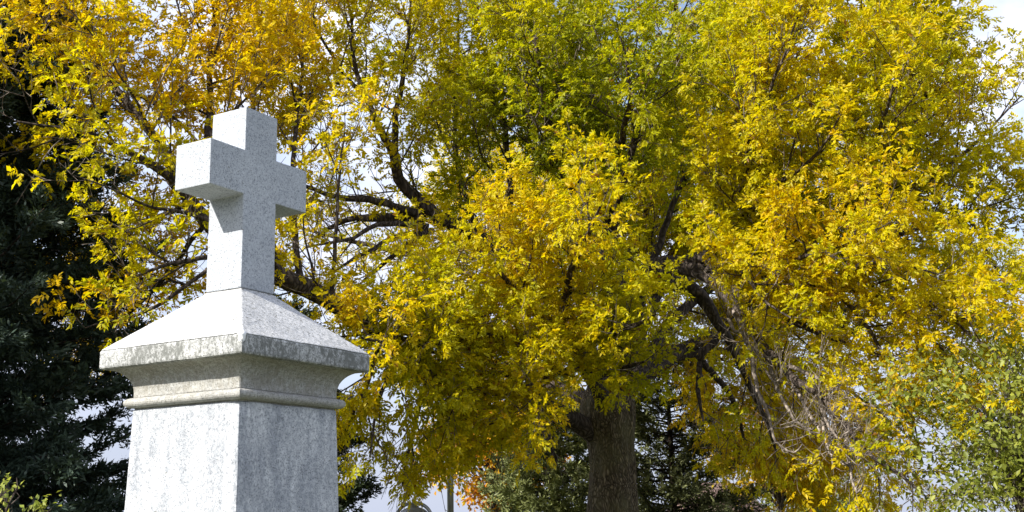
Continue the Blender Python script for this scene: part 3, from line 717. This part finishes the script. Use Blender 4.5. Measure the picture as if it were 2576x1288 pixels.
def build_crown():
    Pn = np.array([n[0] for n in NODES]); Dn = np.array([n[1] for n in NODES]); Tn = np.array([n[2] for n in NODES])
    keep = np.ones(len(Pn), bool)
    for c, r in VOID:
        keep &= (((Pn - c) / np.array(r)) ** 2).sum(1) > 1
    Pn, Dn, Tn = Pn[keep], Dn[keep], Tn[keep]
    N = len(Pn)
    print('compound leaves', N, 'twigs', TW_N)
    h = 0.572 + Tn * 0.19
    for c, r, w in ZONES:
        h += 0.33 * w * np.exp(-((Pn - c) ** 2).sum(1) / (2 * r * r))
    # slow drift of tint through the crown
    h += 0.06 * np.sin(Pn[:, 0] * 1.7 + 1.3 * np.sin(Pn[:, 2] * 1.3) + Pn[:, 1]) + 0.05 * np.sin(Pn[:, 2] * 2.3 + Pn[:, 1] * 1.9 + 1)
    h += rng.normal(0, 0.055, N)
    nrm = unit(np.array([-0.35, -0.35, 0.75]) + rng.normal(0, 0.55, (N, 3)))
    d = unit(Dn + np.array([0, 0, -0.12]) + rng.normal(0, 0.2, (N, 3)))
    Lr = rng.uniform(0.11, 0.20, N)
    size = rng.uniform(0.046, 0.080, N)
    V = leaflets(Pn - BASE, d, nrm, Lr, size, 4)
    K = V.shape[1]
    h = np.clip(h, 0.2, 0.80)
    hh = np.repeat(h, K) + rng.normal(0, 0.035, N * K)
    col = palette(hh) * rng.uniform(0.8, 1.15, (N * K, 1))
    old = rng.random(N * K) < 0.02          # a few browned leaflets
    col[old] = np.array([0.26, 0.13, 0.025]) * rng.uniform(0.6, 1.2, (old.sum(), 1))
    link('crown', blades_mesh('crown', V.reshape(-1, 4, 3), col), M_LEAF, ash)
build_crown()

# ------------------------------------------------------------------ conifers
def conifer(name, label, base, H, R, col, tip, seed, z0=0.6, nb=230, needles=44, nl=0.075, power=0.8, grp=None, nsec=18, lean=0.0, fwd=None, ragged=0.35, sec_len=0.55):
    rg = np.random.default_rng(seed)
    base = np.array(base, float); base[2] = 0
    t = thing(name, label, 'tree', tuple(base), grp)
    tb = Tubes()
    tz = np.linspace(0, H, 14)
    tb.add(np.stack([np.sin(tz * 0.6) * 0.05, np.cos(tz * 0.5) * 0.05, tz], 1), 0.035 * H * 0.5 * (1 - tz / H) ** 0.8 + 0.012, 10)
    NP, ND, NS, NC = [], [], [], []
    br = Tubes()
    for b in range(nb):
        f = (b + 0.5) / nb
        z = z0 + (H - z0) * f ** 1.15
        rad = R * (1 - (z - z0) / (H - z0 + 0.01)) ** power * rg.uniform(1 - ragged, 1.08) + 0.12
        az = b * 2.3999 + rg.normal(0, 0.35)
        d = np.array([math.cos(az), math.sin(az), rg.uniform(-0.05, 0.28)])
        n = max(4, int(rad / 0.14))
        P = grow((0, 0, z), d, rad, n, 0.18, 0.06, rg)
        br.add(P, np.linspace(0.012 + 0.008 * rad, 0.004, n + 1), 4)
        T = unit(np.gradient(P, axis=0))
        m = max(5, int(nsec * rad / R))
        for k in range(m):
            g = 0.18 + 0.82 * (k + rg.random()) / m
            i = min(n, int(g * n + 0.5))
            L2 = sec_len * (1.05 - 0.6 * g) * rg.uniform(0.6, 1.2)
            dd = unit(T[i] * rg.uniform(0.5, 1.0) + np.cross(T[i], [0, 0, 1.]) * rg.choice((-1, 1)) * rg.uniform(0.3, 1.0) + np.array([0, 0, rg.normal(0.08, 0.28)]))
            s = rg.random(needles) ** 0.7
            p = P[i] + dd * (s * L2)[:, None] + rg.normal(0, 0.030 + 0.02 * L2, (needles, 3))
            NP.append(p); ND.append(np.tile(dd, (needles, 1)))
            shade = rg.uniform(0.75, 1.25)
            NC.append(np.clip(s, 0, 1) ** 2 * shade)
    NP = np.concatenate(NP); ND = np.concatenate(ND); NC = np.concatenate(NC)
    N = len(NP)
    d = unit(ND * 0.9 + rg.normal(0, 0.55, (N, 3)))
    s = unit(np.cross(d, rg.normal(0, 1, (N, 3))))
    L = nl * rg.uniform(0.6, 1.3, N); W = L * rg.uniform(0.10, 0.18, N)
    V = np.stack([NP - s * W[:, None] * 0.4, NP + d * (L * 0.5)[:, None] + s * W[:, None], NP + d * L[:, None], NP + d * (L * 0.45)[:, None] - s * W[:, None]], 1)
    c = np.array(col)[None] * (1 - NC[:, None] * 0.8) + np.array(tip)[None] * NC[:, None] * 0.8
    c *= rg.uniform(0.8, 1.2, (N, 1))
    tr = link('trunk', tb.mesh('trunk'), M_CBARK, t)
    link('branches', br.mesh('branches'), M_CBARK, tr)
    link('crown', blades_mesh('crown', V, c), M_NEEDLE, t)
    return t

# the dark one at the left edge
cb = at(-170, 1288, 13.2)
conifer('conifer_tree', 'tall dark shaded conifer at the left edge of the cemetery view', cb, 10.6, 2.75, (0.028, 0.044, 0.034), (0.055, 0.082, 0.056), 21, nb=430, needles=80, nl=0.085, nsec=24, power=0.72, ragged=.3)
cb = at(700, 1288, 21)
conifer('conifer_tree', 'slender conifer almost hidden behind the granite monument', cb, 5.4, 1.8, (0.02, 0.03, 0.016), (0.06, 0.085, 0.04), 22, nb=110, needles=80, nl=0.10, nsec=18, power=0.55, ragged=.5)
# junipers under the ash
conifer('juniper_tree', 'grey green juniper, tips coloured as if sunlit, just left of the ash trunk', at(1395, 1288, 27), 4.7, 1.75, (0.08, 0.098, 0.03), (0.30, 0.33, 0.13), 23, nb=150, needles=40, nl=0.11, nsec=16, power=0.55)  # tip colour raised to stand for sunlight, the ash shades this tree
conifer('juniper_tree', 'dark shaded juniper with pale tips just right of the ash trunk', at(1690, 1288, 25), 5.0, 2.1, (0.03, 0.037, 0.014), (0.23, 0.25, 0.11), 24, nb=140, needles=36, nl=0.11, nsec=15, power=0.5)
# off to the left, outside the picture: the evergreen that keeps the left conifer in shade
conifer('conifer_tree', 'broad evergreen standing beyond the left edge, shading the dark conifer', (-14.2, 7.6, 0), 16.0, 4.6, (0.02, 0.03, 0.016), (0.04, 0.06, 0.03), 25, nb=190, needles=46, nl=0.22, nsec=20, power=0.6, sec_len=1.0)

# ------------------------------------------------------------------ other broadleaved trees
def broadleaf(name, label, base, H, c_z, rad, cols, seed, n_clump=90, per=90, leaf=0.09, trunk_r=0.12, clump_r=0.5, cat='tree', limbs_vis=30, grp=None, bark_m=None, hollow=0.45, wl=0.30, br=0.3, tw=5):
    rg = np.random.default_rng(seed)
    base = np.array(base, float); base[2] = 0
    t = thing(name, label, cat, tuple(base), grp)
    tb = Tubes()
    z = np.linspace(0, c_z * 0.9, 9)
    tb.add(np.stack([0.06 * np.sin(z), 0.06 * np.cos(z * 1.2), z], 1), trunk_r * (1 - 0.5 * z / z[-1]), 10)
    tr = link('trunk', tb.mesh('trunk'), bark_m or M_LIMB, t)
    lb = Tubes()
    P, Cc = [], []
    for k in range(n_clump):
        d = unit(rg.normal(0, 1, 3)); q = rg.uniform(hollow, 1.0) ** 0.6
        c = np.array([0, 0, c_z]) + d * q * np.array(rad)
        c[2] = max(c[2], 0.4)
        s0 = np.array([0.05, 0, c_z * rg.uniform(0.45, 0.9)])
        n = 8
        a = np.linspace(0, 1, n + 1)[:, None]
        B = s0 + (c - s0) * a + np.array([0, 0, 1.]) * (np.sin(a * math.pi) * 0.12 * np.linalg.norm(c - s0)) + rg.normal(0, 0.03, (n + 1, 3)) * a
        lb.add(B, np.linspace(br * trunk_r, 0.003, n + 1), 5)
        for w in range(tw):
            e = c + unit(rg.normal(0, 1, 3)) * clump_r * rg.uniform(.5, 1)
            lb.add(np.stack([B[-3], (B[-3] + e) / 2 + rg.normal(0, .04, 3), e]), np.array([0.007, 0.005, 0.003]), 3)
        m = int(per * rg.uniform(0.6, 1.3))
        pp = c + np.clip(rg.normal(0, 0.45, (m, 3)), -1.1, 1.1) * clump_r * np.array([1, 1, 0.75])
        P.append(pp)
        tone = rg.random()
        cc = np.array(cols[0])[None] * (1 - tone) + np.array(cols[1])[None] * tone
        Cc.append(np.repeat(cc, m, 0))
    P = np.concatenate(P); Cc = np.concatenate(Cc); N = len(P)
    d = unit(rg.normal(0, 1, (N, 3)) + np.array([0, 0, -0.3])); nr = unit(np.array([-0.3, -0.4, 0.7]) + rg.normal(0, 0.6, (N, 3)))
    s = unit(np.cross(d, nr)); nn = np.cross(s, d)
    L = leaf * rg.uniform(0.65, 1.3, N); W = L * wl * rg.uniform(0.8, 1.2, N)
    V = np.stack([P, P + d * (L * .45)[:, None] + s * W[:, None] + nn * (W * .4)[:, None], P + d * L[:, None], P + d * (L * .45)[:, None] - s * W[:, None] + nn * (W * .4)[:, None]], 1)
    c = Cc * rg.uniform(0.7, 1.3, (N, 1))
    link('branches', lb.mesh('branches'), bark_m or M_LIMB, tr)
    link('crown', blades_mesh('crown', V, c), M_LEAF2, t)
    return t

broadleaf('green_tree', 'leafy young tree still green at the right edge beside the ash', at(2565, 1288, 13.0), 5, 2.45, (1.35, 1.1, 1.25), ((0.12, 0.155, 0.02), (0.27, 0.285, 0.045)), 31, n_clump=95, per=80, leaf=0.08, clump_r=0.42, trunk_r=0.045, wl=.26, hollow=.1, br=.09, tw=1)
broadleaf('maple_tree', 'orange and gold maple glowing behind the juniper', at(1250, 1288, 42), 6, 3.7, (2.5, 2.2, 2.0), ((0.52, 0.17, 0.012), (0.62, 0.42, 0.02)), 32, n_clump=120, per=90, leaf=0.17, clump_r=0.6, trunk_r=0.16)
broadleaf('olive_tree', 'pale olive tree in the distance at the far right edge', at(2560, 1288, 38), 7, 4.2, (2.3, 2.0, 3.0), ((0.15, 0.16, 0.075), (0.26, 0.25, 0.12)), 33, n_clump=100, per=80, leaf=0.13, clump_r=0.55, trunk_r=0.14)
broadleaf('distant_tree', 'small pale green tree low behind the white globe lamp', at(2070, 1288, 48), 4, 2.0, (2.6, 1.5, 1.0), ((0.16, 0.20, 0.05), (0.30, 0.30, 0.08)), 34, n_clump=80, per=70, leaf=0.15, clump_r=0.5, trunk_r=0.10)
broadleaf('shrub', 'yellow green half bare shrub in the bottom left corner', at(5, 1288, 9.4), 2, 1.55, (0.42, 0.4, 0.42), ((0.24, 0.30, 0.05), (0.38, 0.38, 0.10)), 35, n_clump=34, per=26, leaf=0.05, clump_r=0.14, trunk_r=0.025, cat='shrub')
broadleaf('yellow_tree', 'yellow tree glimpsed low behind the conifer and the drooping ash boughs', at(1960, 1288, 36), 5, 3.3, (2.0, 1.6, 1.7), ((0.34, 0.27, 0.02), (0.44, 0.24, 0.015)), 36, n_clump=80, per=80, leaf=0.15, clump_r=0.55, trunk_r=0.12)

# ------------------------------------------------------------------ pole, lamps, building
M_POLE = metal('galvanised_pole', (0.42, 0.44, 0.44), 0.38, 0.75)
M_IRON = metal('grey_painted_iron', (0.36, 0.38, 0.39), 0.4, 0.5)

def lathe(name, prof, m, parent, sides=40, loc=(0, 0, 0)):
    V = []; F = []
    for (r, z) in prof:
        for j in range(sides):
            a = j * 2 * math.pi / sides; V.append((r * math.cos(a), r * math.sin(a), z))
    n = len(prof)
    for i in range(n - 1):
        for j in range(sides):
            F.append((i * sides + j, i * sides + (j + 1) % sides, (i + 1) * sides + (j + 1) % sides, (i + 1) * sides + j))
    loops = [x for f in F for x in f]; sizes = [4] * len(F)
    loops += list(range(sides))[::-1]; sizes.append(sides)
    loops += list(range((n - 1) * sides, n * sides)); sizes.append(sides)
    o = link(name, np_mesh(name, V, loops, sizes, True), m, parent)
    o.location = loc
    return o

pb = at(1133, 1260, 23.0); pb[2] = 0
pole = thing('metal_pole', 'slim grey metal pole rising behind the drooping ash leaves', 'pole', tuple(pb))
lathe('shaft', [(0.062, 0.0), (0.062, 2.5), (0.052, 5.2), (0.04, 7.5), (0.036, 7.55)], M_POLE, pole)
lathe('base_flange', [(0.16, 0.0), (0.16, 0.03), (0.09, 0.05), (0.075, 0.2), (0.0625, 0.22)], M_POLE, pole)
lathe('finial', [(0.02, 7.551), (0.055, 7.59), (0.055, 7.64), (0.01, 7.68)], M_POLE, pole)

lp = at(1041, 1288, 15.0); zt = lp[2]; lp[2] = 0
lamp = thing('lamp_post', 'grey lamp top with a domed hood under two curved yoke arms', 'street lamp', tuple(lp))
lathe('post', [(0.10, 0), (0.10, 0.08), (0.055, 0.14), (0.045, zt - 0.62), (0.075, zt - 0.60), (0.075, zt - 0.56)], M_IRON, lamp)
hood = lathe('hood', [(0.20, zt - 0.09), (0.215, zt - 0.075), (0.205, zt - 0.05), (0.165, zt + 0.005), (0.135, zt + 0.03), (0.09, zt + 0.05), (0.06, zt + 0.058), (0.058, zt + 0.075), (0.03, zt + 0.085)], M_IRON, lamp)
lathe('finial', [(0.032, zt + 0.0852), (0.036, zt + 0.10), (0.024, zt + 0.112), (0.024, zt + 0.135), (0.034, zt + 0.143), (0.030, zt + 0.15), (0.008, zt + 0.153)], M_IRON, hood)
mg, nt, N, L, out = mat('lamp_globe_glass')
b = N.new('ShaderNodeBsdfPrincipled'); tc = N.new('ShaderNodeTexCoord')
L.new(ramp(nt, noise(nt, tc.outputs['Object'], 12), [(0.3, (0.72, 0.74, 0.76)), (0.6, (0.86, 0.87, 0.88))]), b.inputs['Base Color'])
b.inputs['Roughness'].default_value = 0.25
L.new(b.outputs[0], out.inputs[0])
lathe('globe', [(0.07, zt - 0.56)] + [(0.07 + 0.11 * math.sin(math.pi * t), zt - 0.56 + 0.46 * t) for t in np.linspace(0.05, 0.95, 12)] + [(0.07, zt - 0.1)], mg, lamp)
for sx in (-1, 1):
    tb = Tubes()
    an = np.linspace(0, 1, 22)
    th = an * math.pi * 0.5
    x = sx * (0.03 + 0.20 * np.sin(th)); z = zt - 0.12 + 0.225 * np.cos(th)
    x = np.append(x, [sx * 0.225, sx * 0.2, sx * 0.12, sx * 0.06]); z = np.append(z, [zt - 0.25, zt - 0.4, zt - 0.52, zt - 0.57])
    P = np.stack([x, np.zeros_like(x), z], 1)
    tb.add(P, np.full(len(P), 0.022), 12)
    link('yoke_arm', tb.mesh('yoke_arm'), M_IRON, lamp)

gp = at(2148, 1281, 30.0); zg = gp[2]; gp[2] = 0
gl = thing('globe_lamp', 'small white globe lamp poking up under the hanging ash branches', 'street lamp', tuple(gp))
lathe('post', [(0.11, 0), (0.11, 0.1), (0.05, 0.16), (0.045, zg - 0.14), (0.06, zg - 0.12), (0.06, zg - 0.098)], M_IRON, gl)
lathe('globe', [(0.105 * math.sin(t), zg - 0.105 * math.cos(t)) for t in np.linspace(0.35, math.pi - 0.05, 18)], mg, gl)
lathe('globe_cap', [(0.03, zg + 0.101), (0.028, zg + 0.112), (0.008, zg + 0.12)], M_IRON, gl)

def shed():
    c = at(1800, 1288, 46.0); c[2] = 0
    t = thing('brick_building', 'low brown building in deep shade behind the dark juniper', 'building', tuple(c))
    mb, nt, N, L, out = mat('brown_brick')
    tc = N.new('ShaderNodeTexCoord')
    br = N.new('ShaderNodeTexBrick')
    br.inputs['Color1'].default_value = (0.11, 0.05, 0.04, 1); br.inputs['Color2'].default_value = (0.15, 0.075, 0.06, 1); br.inputs['Mortar'].default_value = (0.2, 0.18, 0.16, 1)
    br.inputs['Scale'].default_value = 5
    rot = N.new('ShaderNodeMapping'); rot.inputs['Rotation'].default_value = (math.pi / 2, 0, 0)
    L.new(tc.outputs['Object'], rot.inputs['Vector']); L.new(rot.outputs[0], br.inputs['Vector'])
    b = N.new('ShaderNodeBsdfPrincipled'); b.inputs['Roughness'].default_value = 0.9
    L.new(br.outputs['Color'], b.inputs['Base Color']); L.new(b.outputs[0], out.inputs[0])
    ms, nt, N, L, out = mat('brown_shingle')
    tc = N.new('ShaderNodeTexCoord')
    w = N.new('ShaderNodeTexWave'); w.bands_direction = 'Z'; w.inputs['Scale'].default_value = 3.2; w.inputs['Distortion'].default_value = 1.0
    L.new(tc.outputs['Object'], w.inputs['Vector'])
    n = noise(nt, tc.outputs['Object'], 7)
    cc = mix(nt, 0.6, ramp(nt, w.outputs['Fac'], [(0.1, (0.06, 0.035, 0.03)), (0.35, (0.15, 0.095, 0.08))]), ramp(nt, n, [(0.3, (0.7, 0.7, 0.7)), (0.7, (1.1, 1.05, 1))]), 'MULTIPLY')
    b = N.new('ShaderNodeBsdfPrincipled'); b.inputs['Roughness'].default_value = 0.95
    L.new(cc, b.inputs['Base Color']); L.new(b.outputs[0], out.inputs[0])
    def box(name, x0, x1, y0, y1, z0, z1, m, par):
        bm = bmesh.new(); bmesh.ops.create_cube(bm, size=1)
        for v in bm.verts:
            v.co = Vector(((x0 + x1) / 2 + v.co.x * (x1 - x0), (y0 + y1) / 2 + v.co.y * (y1 - y0), (z0 + z1) / 2 + v.co.z * (z1 - z0)))
        bmesh.ops.bevel(bm, geom=list(bm.edges), offset=0.01, segments=1, affect='EDGES')
        me = bpy.data.meshes.new(name); bm.to_mesh(me); bm.free()
        return link(name, me, m, par)
    wl = box('wall', -1.5, 1.5, -1.3, 1.3, 0, 1.60, mb, t)
    md = metal('door_paint', (0.10, 0.09, 0.08), 0.6, 0.0)
    box('door', -0.4, 0.4, -1.35, -1.302, 0, 1.45, md, t)
    V = [(-1.75, -1.55, 1.603), (1.75, -1.55, 1.603), (1.75, 1.55, 1.603), (-1.75, 1.55, 1.603), (-1.75, -1.55, 1.68), (1.75, -1.55, 1.68), (1.75, 1.55, 1.68), (-1.75, 1.55, 1.68), (-0.6, 0, 2.75), (0.6, 0, 2.75)]
    F = [(3, 2, 1, 0), (0, 1, 5, 4), (1, 2, 6, 5), (2, 3, 7, 6), (3, 0, 4, 7), (4, 5, 9, 8), (5, 6, 9), (6, 7, 8, 9), (7, 4, 8)]
    link('roof', np_mesh('roof', V, [i for f in F for i in f], [len(f) for f in F]), ms, t)
shed()

# ------------------------------------------------------------------ sky and sun
SUN = unit(np.array([-0.6615, -0.4658, 0.5878]))
ELEV = math.asin(SUN[2])
w = bpy.data.worlds.new('World'); scn.world = w; w.use_nodes = True
nt = w.node_tree; N = nt.nodes; L = nt.links
N.clear()
out = N.new('ShaderNodeOutputWorld'); bg = N.new('ShaderNodeBackground'); bg.inputs['Strength'].default_value = 0.10
sky = N.new('ShaderNodeTexSky'); sky.sky_type = 'NISHITA'; sky.sun_disc = False
sky.sun_elevation = ELEV; sky.sun_rotation = math.atan2(SUN[0], SUN[1])
sky.dust_density = 1.0; sky.ozone_density = 1.2
tc = N.new('ShaderNodeTexCoord')
n1 = noise(nt, mapping(nt, tc.outputs['Generated'], (1, 1, 2.2)), 3.0, 6, 0.58)
cl = ramp(nt, n1, [(0.38, (0.12, 0.12, 0.12)), (0.56, (1, 1, 1))])
n2 = noise(nt, mapping(nt, tc.outputs['Generated'], (1, 1, 2)), 5.0, 5, 0.55)
cc = ramp(nt, n2, [(0.3, (4.4, 4.8, 6.2)), (0.65, (7.0, 7.2, 8.2))])
sx_ = N.new('ShaderNodeSeparateXYZ'); L.new(tc.outputs['Generated'], sx_.inputs[0])
cc = mix(nt, ramp(nt, sx_.outputs[2], [(0.06, (0, 0, 0)), (0.30, (1, 1, 1))]), mix(nt, n2, (2.7, 3.0, 3.9), (3.6, 3.9, 4.8)), cc)
cl = mix(nt, ramp(nt, sx_.outputs[2], [(0.06, (0, 0, 0)), (0.30, (1, 1, 1))]), (0.93, 0.93, 0.93), cl)
L.new(mix(nt, cl, sky.outputs[0], cc), bg.inputs['Color'])
L.new(bg.outputs[0], out.inputs[0])

sl = bpy.data.lights.new('sun', 'SUN'); sl.energy = 4.5; sl.angle = math.radians(0.53); sl.color = (1.0, 0.95, 0.86)
so = bpy.data.objects.new('sun', sl); COL.objects.link(so)
so.location = tuple(SUN * 60)
so.rotation_euler = Vector(tuple(SUN)).to_track_quat('Z', 'Y').to_euler()

scn.view_settings.view_transform = 'Standard'
try: scn.view_settings.look = 'None'
except Exception: pass
scn.view_settings.exposure = 1.02
scn.view_settings.gamma = 1.0
c_ = scn.cycles
c_.max_bounces = 8; c_.diffuse_bounces = 5; c_.transmission_bounces = 6; c_.glossy_bounces = 2
